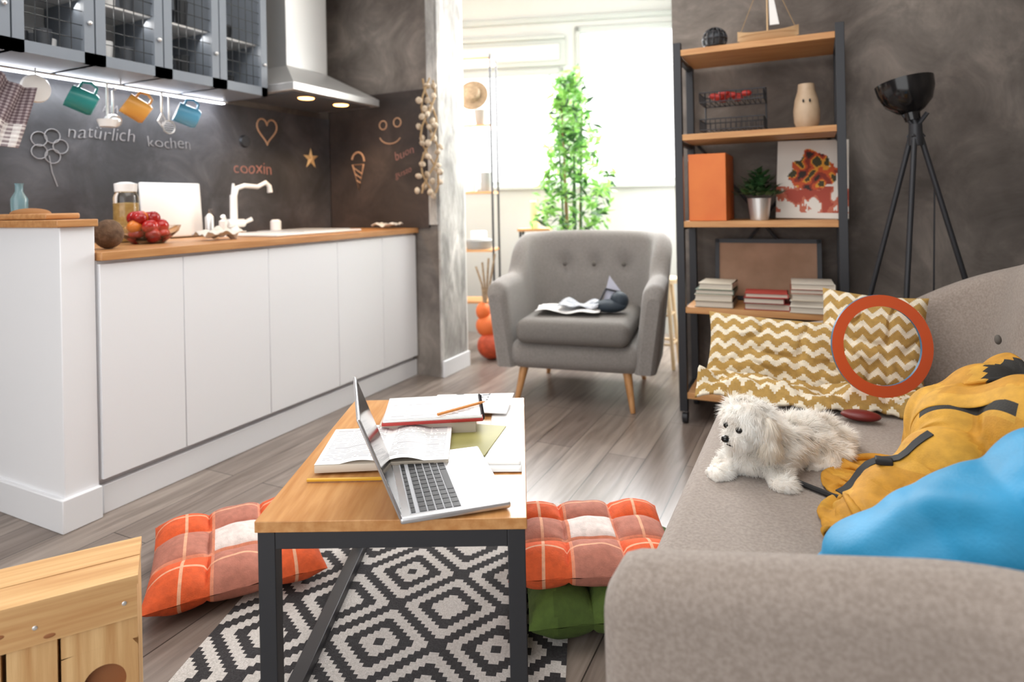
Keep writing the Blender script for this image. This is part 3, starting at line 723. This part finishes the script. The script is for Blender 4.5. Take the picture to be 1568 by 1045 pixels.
# ---------------- blob helper
def blob(name,ells,voxel,m,disp=None,smooth=4,colf=None):
    b=B()
    for e in ells: b.ell(e[0],e[1],m,rot=e[2] if len(e)>2 else None,nu=24,nv=16)
    o=b.finish(name+'_src')
    md=o.modifiers.new('r','REMESH');md.mode='VOXEL';md.voxel_size=voxel
    md=o.modifiers.new('s','SMOOTH');md.iterations=smooth;md.factor=.5
    dg=bpy.context.evaluated_depsgraph_get();dg.update()
    me=bpy.data.meshes.new_from_object(o.evaluated_get(dg));bpy.data.objects.remove(o)
    if disp:
        ns=[v.normal.copy() for v in me.vertices]
        for v,nn in zip(me.vertices,ns): v.co=v.co+nn*disp(v.co)
    me.update();me.shade_smooth();me.materials.clear();me.materials.append(m)
    if 'Col' in me.color_attributes: me.color_attributes.remove(me.color_attributes['Col'])
    o=bpy.data.objects.new(name,me);S.collection.objects.link(o)
    return o
def clampz(o,z):
    for v in o.data.vertices:
        if v.co.z<z: v.co.z=z
# position-based cloth: sheet settles over ellipsoid colliders
def drape_cloth(P,Lu,Lv,ells,zmin,xmax,foot,steps=95,inner=10,thick=.004,bend=.10):
    P=P.copy();V=np.zeros_like(P);dt=1/60
    cols=[]
    for e in ells:
        E=np.array(Euler(e[2]).to_matrix()) if len(e)>2 else np.eye(3)
        cols.append((np.array(e[0]),np.array(e[1])+thick,E))
    def con(a,b_,L,k):
        d=b_-a;n=np.linalg.norm(d,axis=2,keepdims=True)+1e-9
        c=d*((n-L)/n*.5*k);a+=c;b_-=c
    nv,nu,_=P.shape
    for s in range(steps):
        V[...,2]-=9.8*dt;V*=.96
        X=P+V*dt
        for it in range(inner):
            con(X[:,0:nu-1:2],X[:,1:nu:2],Lu,1);con(X[:,1:nu-1:2],X[:,2:nu:2],Lu,1)
            con(X[0:nv-1:2],X[1:nv:2],Lv,1);con(X[1:nv-1:2],X[2:nv:2],Lv,1)
            Ld=math.hypot(Lu,Lv)
            con(X[:-1,:-1],X[1:,1:],Ld,.25);con(X[:-1,1:],X[1:,:-1],Ld,.25)
            con(X[:,:-3],X[:,3:],Lu*3,bend);con(X[:-3],X[3:],Lv*3,bend)
            hit=np.zeros(X.shape[:2],bool)
            for c,r,E in cols:
                q=((X-c)@E)/r;l=np.linalg.norm(q,axis=2)
                mk=l<1
                if mk.any():
                    qq=q[mk]/(l[mk][:,None]+1e-6);X[mk]=(qq*r)@E.T+c;hit|=mk
            mk=X[...,2]<zmin;X[...,2][mk]=zmin;hit|=mk
            X[...,0]=np.minimum(X[...,0],xmax)
            foot(X)
        D=X-P
        D[hit]*=np.array([.08,.08,.5])
        X[hit]=P[hit]+D[hit]
        V=(X-P)/dt;sp=np.linalg.norm(V,axis=2,keepdims=True);V*=np.minimum(1,2.0/(sp+1e-9))
        P=X
    return P
def cloth_obj(name,P,m,colf=None,sub=1,solid=.003):
    nv,nu,_=P.shape;b=B();fs=[];cs=[]
    vs=[tuple(P[j,i]) for j in range(nv) for i in range(nu)]
    for j in range(nv-1):
        for i in range(nu-1):
            a=j*nu+i;fs.append((a,a+1,a+nu+1,a+nu))
            if colf: cs.append(lin(colf(Vector(P[j,i]),i/nu,j/nv)))
    b.add(vs,fs,m,cols=cs if colf else None)
    o=b.finish(name,angle=180);md=o.modifiers.new('s','SOLIDIFY');md.thickness=solid;md.offset=0
    md=o.modifiers.new('sub','SUBSURF');md.levels=sub;md.render_levels=sub
    return o
jack=mat('jacket_cloth','#ffffff','#e4e4e4',scale=40,rough=.75,bump=.15,bscale=300,col=True)
jells=[((.085,1.33,.45),(.065,.06,.035),(0,0,.4)),((.14,1.42,.47),(.08,.075,.055),(0,.2,.7)),((.22,1.44,.52),(.08,.085,.075),(0,0,.5)),((.26,1.54,.55),(.085,.10,.10)),((.32,1.62,.59),(.085,.09,.095)),((.37,1.68,.61),(.06,.09,.09)),((.36,1.48,.58),(.09,.12,.12)),((.25,1.31,.47),(.14,.09,.07)),((.30,1.72,.52),(.06,.08,.07),(0,0,.5)),((.22,1.61,.55),(.05,.05,.08))]
ctr=np.array((.235,1.52));ea=np.array((.62,.785));eb=np.array((-.785,.62))
nu_,nv_=100,76;hl,hw=.36,.225;ratio=1.45
Pj=np.zeros((nv_,nu_,3))
for j in range(nv_):
    for i in range(nu_):
        a=(i/(nu_-1)*2-1)*hl;c_=(j/(nv_-1)*2-1)*hw
        xy=ctr+ea*a+eb*c_
        z=.77+.024*noise.noise(Vector((a*16,c_*16,1)))*2+.015*math.sin(a*62+4*noise.noise(Vector((a*6,c_*6,2))))+.013*math.sin(c_*70+5*noise.noise(Vector((a*5,c_*5,7))))
        Pj[j,i]=(xy[0],xy[1],z)
def footj(X):
    d0=X[...,0]-ctr[0];d1=X[...,1]-ctr[1]
    a=(d0*ea[0]+d1*ea[1]);c_=(d0*eb[0]+d1*eb[1])
    r=np.sqrt((a/(hl*1.0))**2+(c_/(hw*.98))**2)
    mk=r>1
    sc=np.where(mk,1/np.maximum(r,1e-6),1)
    X[...,0]=ctr[0]+d0*sc;X[...,1]=ctr[1]+d1*sc
Pj=drape_cloth(Pj,2*hl*ratio/(nu_-1),2*hw*ratio/(nv_-1),jells,.434,.43,footj)
def jc(c,u,v):
    if (c-Vector((.39,1.56,.67))).length<.085: return '#24221f'
    if .48<u<.51 and .2<v<.5: return '#2a2722'
    return '#c9902a' if noise.noise(c*9)<.1 else '#d39e36'
jk=cloth_obj('mustard_jacket',Pj,jack,jc)
jf=[]
for j in range(nv_-1):
    for i in range(nu_-1): a=j*nu_+i;jf.append((a,a+1,a+nu_+1,a+nu_))
bv=BVHTree.FromPolygons([tuple(p) for p in Pj.reshape(-1,3)],jf)
def ontop(x,y,o=.004):
    h=bv.ray_cast(Vector((x,y,1.2)),Vector((0,0,-1)))
    return Vector((x,y,(h[0].z if h[0] else .45)+o))
b=B()
pp=[ontop(.03+.16*t,1.37+.07*t+.02*math.sin(t*5)) for t in [i/12 for i in range(13)]]
b.ribbon(pp,.016,strapm,(-.2,-.3,1));b.rbox(tuple(ontop(.11,1.405,.006)),(.03,.022,.012),.003,strapm)
s_o=b.finish('straps');s_o.parent=jk
blue=mat('blue_cloth','#1583b0','#1c90c2',scale=12,rough=.6,bump=.1,bscale=200)
def bluefold(co):
    dx=co.x-.42;dz=co.z-.72;dy=co.y-1.1
    an=math.atan2(dz,-dx)*12+dy*9+3.0*noise.noise(co*6)
    rr=math.sqrt(dx*dx+dz*dz)
    return .0065*math.sin(an)*min(1,rr*4)+.003*math.sin(an*2.3+1)*min(1,rr*3)+.005*noise.noise(co*14)
o=blob('blue_bag',[((.12,1.10,.485),(.12,.12,.085),(0,-.30,.1)),((.16,1.12,.51),(.11,.125,.085),(0,-.3,0)),((.24,1.12,.535),(.14,.14,.115),(0,-.3,0)),((.33,1.13,.60),(.12,.14,.12)),((.05,1.09,.450),(.075,.08,.035))],.005,blue,bluefold,22)
clampz(o,.430)
b=B();b.tube([(-.09,1.50,.436),(-.03,1.46,.437),(.02,1.43,.437),(.05,1.40,.445)],.006,strapm,8);b.finish('dog_leash')

# ---------------- dog
dogm=mat('dog_fur','#f8f4ee','#efe8de',scale=30,rough=.9)
Fd=Vector((-.62,-.75,-.22)).normalized();Sd=Fd.cross(Vector((0,0,1))).normalized();Ud=Sd.cross(Fd)
H=Vector((-.145,1.490,.553))
def hp(f,s,u): return H+Fd*f+Sd*s+Ud*u
el=[((-.01,1.695,.472),(.068,.070,.048)),((-.04,1.655,.476),(.064,.068,.051)),((-.075,1.605,.480),(.062,.062,.054)),((-.105,1.555,.482),(.062,.058,.057)),((-.125,1.52,.506),(.052,.050,.055)),((-.145,1.495,.478),(.050,.044,.045)),
 (H,(.056,.056,.052)),(hp(.047,0,-.016),(.025,.026,.021)),(hp(.02,0,-.02),(.042,.042,.034)),(hp(.0,0,.02),(.049,.049,.036)),
 ((-.180,1.50,.452),(.034,.038,.026)),((-.203,1.470,.443),(.026,.038,.019),(0,0,.3)),((-.212,1.442,.440),(.026,.028,.018)),
 ((-.095,1.50,.452),(.034,.040,.026)),((-.078,1.465,.443),(.026,.038,.019)),((-.070,1.437,.440),(.027,.028,.018)),
 ((.030,1.665,.450),(.044,.05,.032)),((.02,1.620,.44),(.028,.038,.019)),((.0,1.598,.437),(.024,.028,.018)),
 ((.045,1.735,.455),(.022,.03,.02)),((.062,1.755,.450),(.022,.03,.020)),
 ((-.045,1.71,.45),(.035,.045,.03))]
dog=blob('maltese_dog',el,.005,dogm,lambda c:.003*noise.noise(c*60),3)
clampz(dog,.429)
def ear(s):
    c=hp(-.008,s*.051,.0)
    return [(c,(.017,.022,.028)),(c+Vector((0,0,-.026))+Sd*s*.003,(.016,.023,.032))]
ears=blob('ears',ear(1)+ear(-1),.005,mat('dog_ear','#f6efe4','#ebe1d2',scale=30,rough=.9),None,2);ears.parent=dog
dk=mat('dog_black','#0a0909',rough=.12)
parts=B()
parts.ell(hp(.078,0,-.008),(.0105,.0105,.0085),dk)
for s in (-1,1): parts.ell(hp(.051,s*.020,.010),.0080,dk)
parts.tube([hp(.070,-.012,-.027),hp(.075,0,-.024),hp(.070,.012,-.027)],.0015,dk,5)
pr=parts.finish('face');pr.parent=dog
def furry(src,n,len0,m,name,flow=0,seed=1):
    rnd=random.Random(seed);me=src.data
    me.calc_loop_triangles();tris=me.loop_triangles
    ar=[t.area for t in tris];pick=rnd.choices(range(len(tris)),weights=ar,k=n)
    vs=[];fs=[];back=Vector((.45,.6,0)).normalized()
    for k in pick:
        t=tris[k];a,b2,c=[me.vertices[i].co for i in t.vertices]
        r1,r2=rnd.random(),rnd.random()
        if r1+r2>1:r1,r2=1-r1,1-r2
        p=a+(b2-a)*r1+(c-a)*r2
        if p.z<.433: continue
        nn=t.normal.copy()
        q=p-H;ff=q.dot(Fd);L=len0*rnd.uniform(.4,1.25)
        if p.z<.46: L*=.65
        if ff>.02: L*=.6
        if ff>.070 and q.dot(Ud)>-.02: continue
        if (p-hp(.051,.020,.010)).length<.0125 or (p-hp(.051,-.020,.010)).length<.0125: continue
        fl=Vector((0,0,-1)) if ff>-.06 and q.length<.09 else (Vector((0,0,-.8))+back*.5)
        cl=Vector((noise.noise(p*34),noise.noise(p*34+Vector((9,0,0))),noise.noise(p*34+Vector((0,9,0)))))
        cl2=Vector((noise.noise(p*90),noise.noise(p*90+Vector((9,0,0))),noise.noise(p*90+Vector((0,9,0)))))
        d=(nn*.75+fl*(.5+flow)+cl*.9+cl2*.6+Vector((rnd.uniform(-.2,.2),rnd.uniform(-.2,.2),rnd.uniform(-.2,.2)))).normalized()
        d2=(d+fl*.8+cl*.9-cl2*.4).normalized()
        w=nn.cross(d)
        if w.length<1e-4: w=d.orthogonal()
        w=(w.normalized()+nn*rnd.uniform(-.2,.2)).normalized()*.0007
        p0=p-nn*.002;p1=p+d*L*.5;p2=p1+d2*L*.6
        for z in (p1,p2):
            if z.z<.430:z.z=.430+rnd.random()*.002
        o=len(vs);vs+=[p0-w,p0+w,p1+w*.8,p1-w*.8,p2];fs+=[(o,o+1,o+2,o+3),(o+3,o+2,o+4)]
    mm=bpy.data.meshes.new(name);mm.from_pydata([tuple(v) for v in vs],[],fs);mm.materials.append(m);mm.shade_smooth()
    o=bpy.data.objects.new(name,mm);S.collection.objects.link(o);o.parent=dog
furm=mat('fur_strand','#fffefb','#faf6f0',scale=25,rough=.9,translucent=.45)
furry(dog,65000,.030,furm,'fur')
furry(ears,13000,.028,mat('ear_strand','#fcf7ef','#f5eee2',scale=25,rough=.9,translucent=.45),'ear_fur',.8,2)
cD=Vector((-.13,1.47,.429))
dog.matrix_world=Matrix.Translation(cD)@Matrix.Scale(.93,4)@Matrix.Translation(-cD)

# ---------------- pine crate
b=B()
Hc=.385
for k,(x0,x1) in enumerate([(-.25,-.17),(-.168,-.105),(-.100,-.02),(-.012,.052),(.060,.13)]): b.bx(x0,x1,-.075,-.06,.0,Hc-.075,pine)
hx0,hx1,hz0,hz1=.135,.25,.14,.27;hcx,hcz,hr=.198,.205,.033
b.bx(hx0,hx1,-.075,-.06,0,hz0,pine);b.bx(hx0,hx1,-.075,-.06,hz1,Hc-.075,pine)
n=32;outer=[];inner=[]
for i in range(n):
    a=2*pi*i/n;c,s2=math.cos(a),math.sin(a)
    tx=((hx1-hcx) if c>0 else (hx0-hcx))/c if abs(c)>1e-6 else 1e9
    tz=((hz1-hcz) if s2>0 else (hz0-hcz))/s2 if abs(s2)>1e-6 else 1e9
    t=min(tx,tz);outer.append((hcx+c*t,hcz+s2*t));inner.append((hcx+c*hr,hcz+s2*hr))
vs=[(x,-.075,z) for x,z in outer]+[(x,-.075,z) for x,z in inner]+[(x,-.06,z) for x,z in inner]
b.add(vs,[(i,(i+1)%n,n+(i+1)%n,n+i) for i in range(n)],pine)
b.add(vs,[(n+i,n+(i+1)%n,2*n+(i+1)%n,2*n+i) for i in range(n)],knot)
b.bx(.14,.24,-.058,-.05,.10,.30,knot)
b.bx(-.25,.25,-.079,-.06,Hc-.075,Hc-.016,pine2);b.bx(-.25,.25,-.075,-.06,0,.03,pine2)
for y0_,y1_ in ((-.079,-.003),(0,.075)): b.bx(-.25,.252,y0_,y1_,Hc-.016,Hc,pine2)
b.bx(.235,.25,-.06,.06,0,Hc-.016,pine);b.bx(-.25,-.235,-.06,.06,0,Hc-.016,pine);b.bx(-.25,.25,.06,.075,0,Hc-.016,pine)
for x in (.23,-.05,.1,-.2): b.ell((x,-.0795,Hc-.045),(.004,.001,.004),steel,nu=10,nv=6)
for x,z in ((.03,.2),(-.12,.12),(-.06,.25)): b.ell((x,-.0752,z),(.007,.0008,.012),knot,nu=12,nv=6)
for x,z in ((.05,.35),(.12,.33)): b.ell((x,-.0792,z-.01),(.009,.0006,.004),knot,nu=12,nv=6)
dirv=Vector((math.cos(R26+.5),math.sin(R26+.5)))
cr0=tb(-.700,1.140);nb=Vector((-math.sin(R26+.5),math.cos(R26+.5)))
cc=Vector(cr0[:2])-dirv*.25+nb*.075
b.finish('wooden_crate',loc=(cc.x,cc.y,0),rot=R26+.5,bevel=.002)

# ---------------- alcove things
b=B()
b.lathe([(0,0),(.13,0),(.16,.28),(.15,.28),(.13,.25),(0,.25)],(0,0,0),terra,32)
for k in range(7):
    a=k*.9;x,y=.05*math.cos(a),.05*math.sin(a);b.tube([(x,y,.2),(x*1.3,y*1.3,1.0),(x*1.6+.02*math.sin(k),y*1.6,1.65+.05*(k%4))],[.009,.008,.004],cane if k%2 else leafd,8)
cl_=[]
for k in range(62):
    z=.85+1.08*(k/62)**.95;a=k*2.4;rr=(.23*(1-max(0,(z-1.25))*1.05)+.02)*random.uniform(.3,1)
    cl_.append(Vector((rr*math.cos(a),rr*math.sin(a),z)))
for cc_ in cl_:
    for j in range(20):
        c=cc_+Vector((random.gauss(0,.035),random.gauss(0,.035),random.gauss(0,.03)))
        a=random.random()*6.28
        d=Vector((math.cos(a),math.sin(a),random.uniform(-1.2,.4))).normalized()*random.uniform(.035,.06)
        sd=d.cross(Vector((random.uniform(-1,1),random.uniform(-1,1),1))).normalized()*random.uniform(.011,.018)
        up=Vector((0,0,.006))
        b.add([c-d,c-sd+up,c,c+sd+up,c+d],[(0,2,1),(0,3,2),(1,2,4),(2,3,4)],leafm if j%4 else leafd)
b.finish('potted_bamboo_plant',loc=(-1.51,4.04,0))
RKx,RKy=-2.35,3.98
b=B()
for x,y in ((-.25,-.12),(.25,-.12),(-.25,.12),(.25,.12)): b.cyl((x,y,0),(x,y,2.12),.008,.008,blackmetal,8)
for z in (.35,.72,1.14,1.62,2.1): b.bx(-.25,.25,-.12,.12,z-.015,z,shelfwood)
b.finish('storage_rack',loc=(RKx,RKy,0),rot=.3)
def on_rack(z,dx): 
    return (RKx+dx*math.cos(.3),RKy+dx*math.sin(.3),z+.001)
b=B();b.lathe([(0,0),(.05,0),(.055,.1),(.04,.1),(0,.09)],(0,0,0),whitecer,20);b.lathe([(0,0),(.04,0),(.04,.14),(0,.15)],(.12,.03,0),terra,20);b.finish('kitchen_canister',loc=on_rack(1.14,.06))
b=B();b.lathe([(0,0),(.09,0),(.1,.06),(.09,.07),(0,.07)],(0,0,0),terra,24);b.lathe([(0,.07),(.06,.07),(.06,.13),(0,.13)],(0,0,0),whitecer,20);b.finish('dish_stack',loc=on_rack(.72,.12))
b=B();b.lathe([(0,0),(.03,0),(.04,.05),(.045,.12),(.04,.12)],(0,0,0),terra,20);b.finish('ceramic_pitcher',loc=on_rack(1.62,.15))
b=B();b.lathe([(.0,.0),(.11,.0),(.11,.006),(.06,.010),(.056,.07),(.04,.08),(0,.085)],(0,0,0),wicker,28);b.tube([(0,0,0),(0,.02,.02)],.003,rp);b.finish('straw_hat',loc=(-2.17,3.85,1.82),rot=(1.3,0,.3))
b=B();b.ell((0,0,.09),(.10,.09,.09),mat('orange_net','#c9502c','#a8401f',scale=30,rough=.6));b.ell((-.03,.02,.22),(.09,.08,.08),mat('orange_net2','#d8692e',rough=.6));b.ell((-.06,.0,.32),(.05,.05,.06),mat('orange_net2',''))
for k in range(4): b.tube([(-.05,0,.35),(-.07+.02*k,.01,.5),(-.12+.05*k,.02,.62+.03*k)],.008,wicker,6)
b.finish('produce_bag',loc=(-1.99,3.72,0))
b=B();st=mat('stool_wood','#e2ccaa','#d3b88f',rough=.6)
b.lathe([(0,.53),(.12,.53),(.125,.54),(.125,.555),(.12,.56),(0,.56)],(0,0,0),st,28)
for k in range(4):
    a=pi/4+k*pi/2;b.cyl((.08*math.cos(a),.08*math.sin(a),.53),(.13*math.cos(a),.13*math.sin(a),0),.013,.012,st,10)
for z in (.15,.33): b.tube([((.13-.05*z/.53)*math.cos(pi/4+k*pi/2),(.13-.05*z/.53)*math.sin(pi/4+k*pi/2),z) for k in range(4)],.008,st,8,closed=True)
b.finish('wooden_stool',loc=(-.90,3.98,0))
b=B();b.lathe([(0,0),(.035,0),(.035,.2),(.03,.205),(0,.2)],(0,0,0),mat('candle_wax','#d9c39a',rough=.5),20);b.cyl((0,0,.2),(0,0,.215),.002,.001,blackmetal,6);b.bx(-.12,.12,-.1,.1,-.02,0,shelfwood)
for x in (-.1,.1):
    for y in (-.08,.08): b.cyl((x,y,-.02),(x,y,-.86),.01,.01,blackmetal,8)
b.finish('candle_side_table',loc=(-1.90,4.28,.86),rot=.3)

# ---------------- lights
w=bpy.data.worlds.new('W');S.world=w;w.use_nodes=True
bg=w.node_tree.nodes['Background'];bg.inputs[0].default_value=(.985,.985,.985,1);bg.inputs[1].default_value=2.2
def area(name,loc,rot,sx,sy,e,c=(1,1,1)):
    l=bpy.data.lights.new(name,'AREA');l.shape='RECTANGLE';l.size=sx;l.size_y=sy;l.energy=e;l.color=c
    o=bpy.data.objects.new(name,l);S.collection.objects.link(o);o.location=loc;o.rotation_euler=rot;return o
area('window_daylight',(-1.72,4.55,1.8),(math.radians(66),0,math.radians(180+18)),1.7,1.1,150,(.98,.99,1))
area('ceiling_fill',(-1.0,1.4,2.7),(0,0,0),2.2,2.2,42,(1,.985,.96))  # unseen overhead area light, added as soft fill for the room
area('under_cabinet_lamp',(-2.80,1.64,1.60),(0,0,0),.04,1.3,5,(.95,.97,1))
area('cabinet_fill',(-2.66,1.64,2.36),(0,0,0),.05,1.3,1.8,(1,.98,.95))  # added light inside the cabinets, only to brighten their interior
area('cabinet_fill',(-2.66,1.64,1.88),(0,math.radians(-40),0),.03,1.3,1.1,(1,.98,.95))  # second added light, brightens the lower cabinet shelf
for yy in (2.60,2.88):
    l=bpy.data.lights.new('hood_spot','SPOT');l.energy=9;l.color=(1,.66,.36);l.spot_size=2.2;l.spot_blend=.6;l.shadow_soft_size=.03
    o=bpy.data.objects.new('hood_spot',l);S.collection.objects.link(o);o.location=(-2.52,yy,1.64)
# ---------------- camera
cam=bpy.data.cameras.new('Camera');co=bpy.data.objects.new('Camera',cam);S.collection.objects.link(co)
cam.sensor_width=36;cam.lens=36*954/1568;cam.shift_y=-211/1568;cam.clip_start=.02
co.matrix_world=Matrix.Translation((0,0,1.05))@Matrix.Rotation(YAW,4,'Z')@Matrix.Rotation(pi/2,4,'X')@Matrix.Rotation(-.02,4,'Z')
cam.dof.use_dof=True;cam.dof.focus_distance=1.45;cam.dof.aperture_fstop=2.5
S.camera=co
S.view_settings.view_transform='Standard'
S.view_settings.look='None'
S.view_settings.exposure=.18
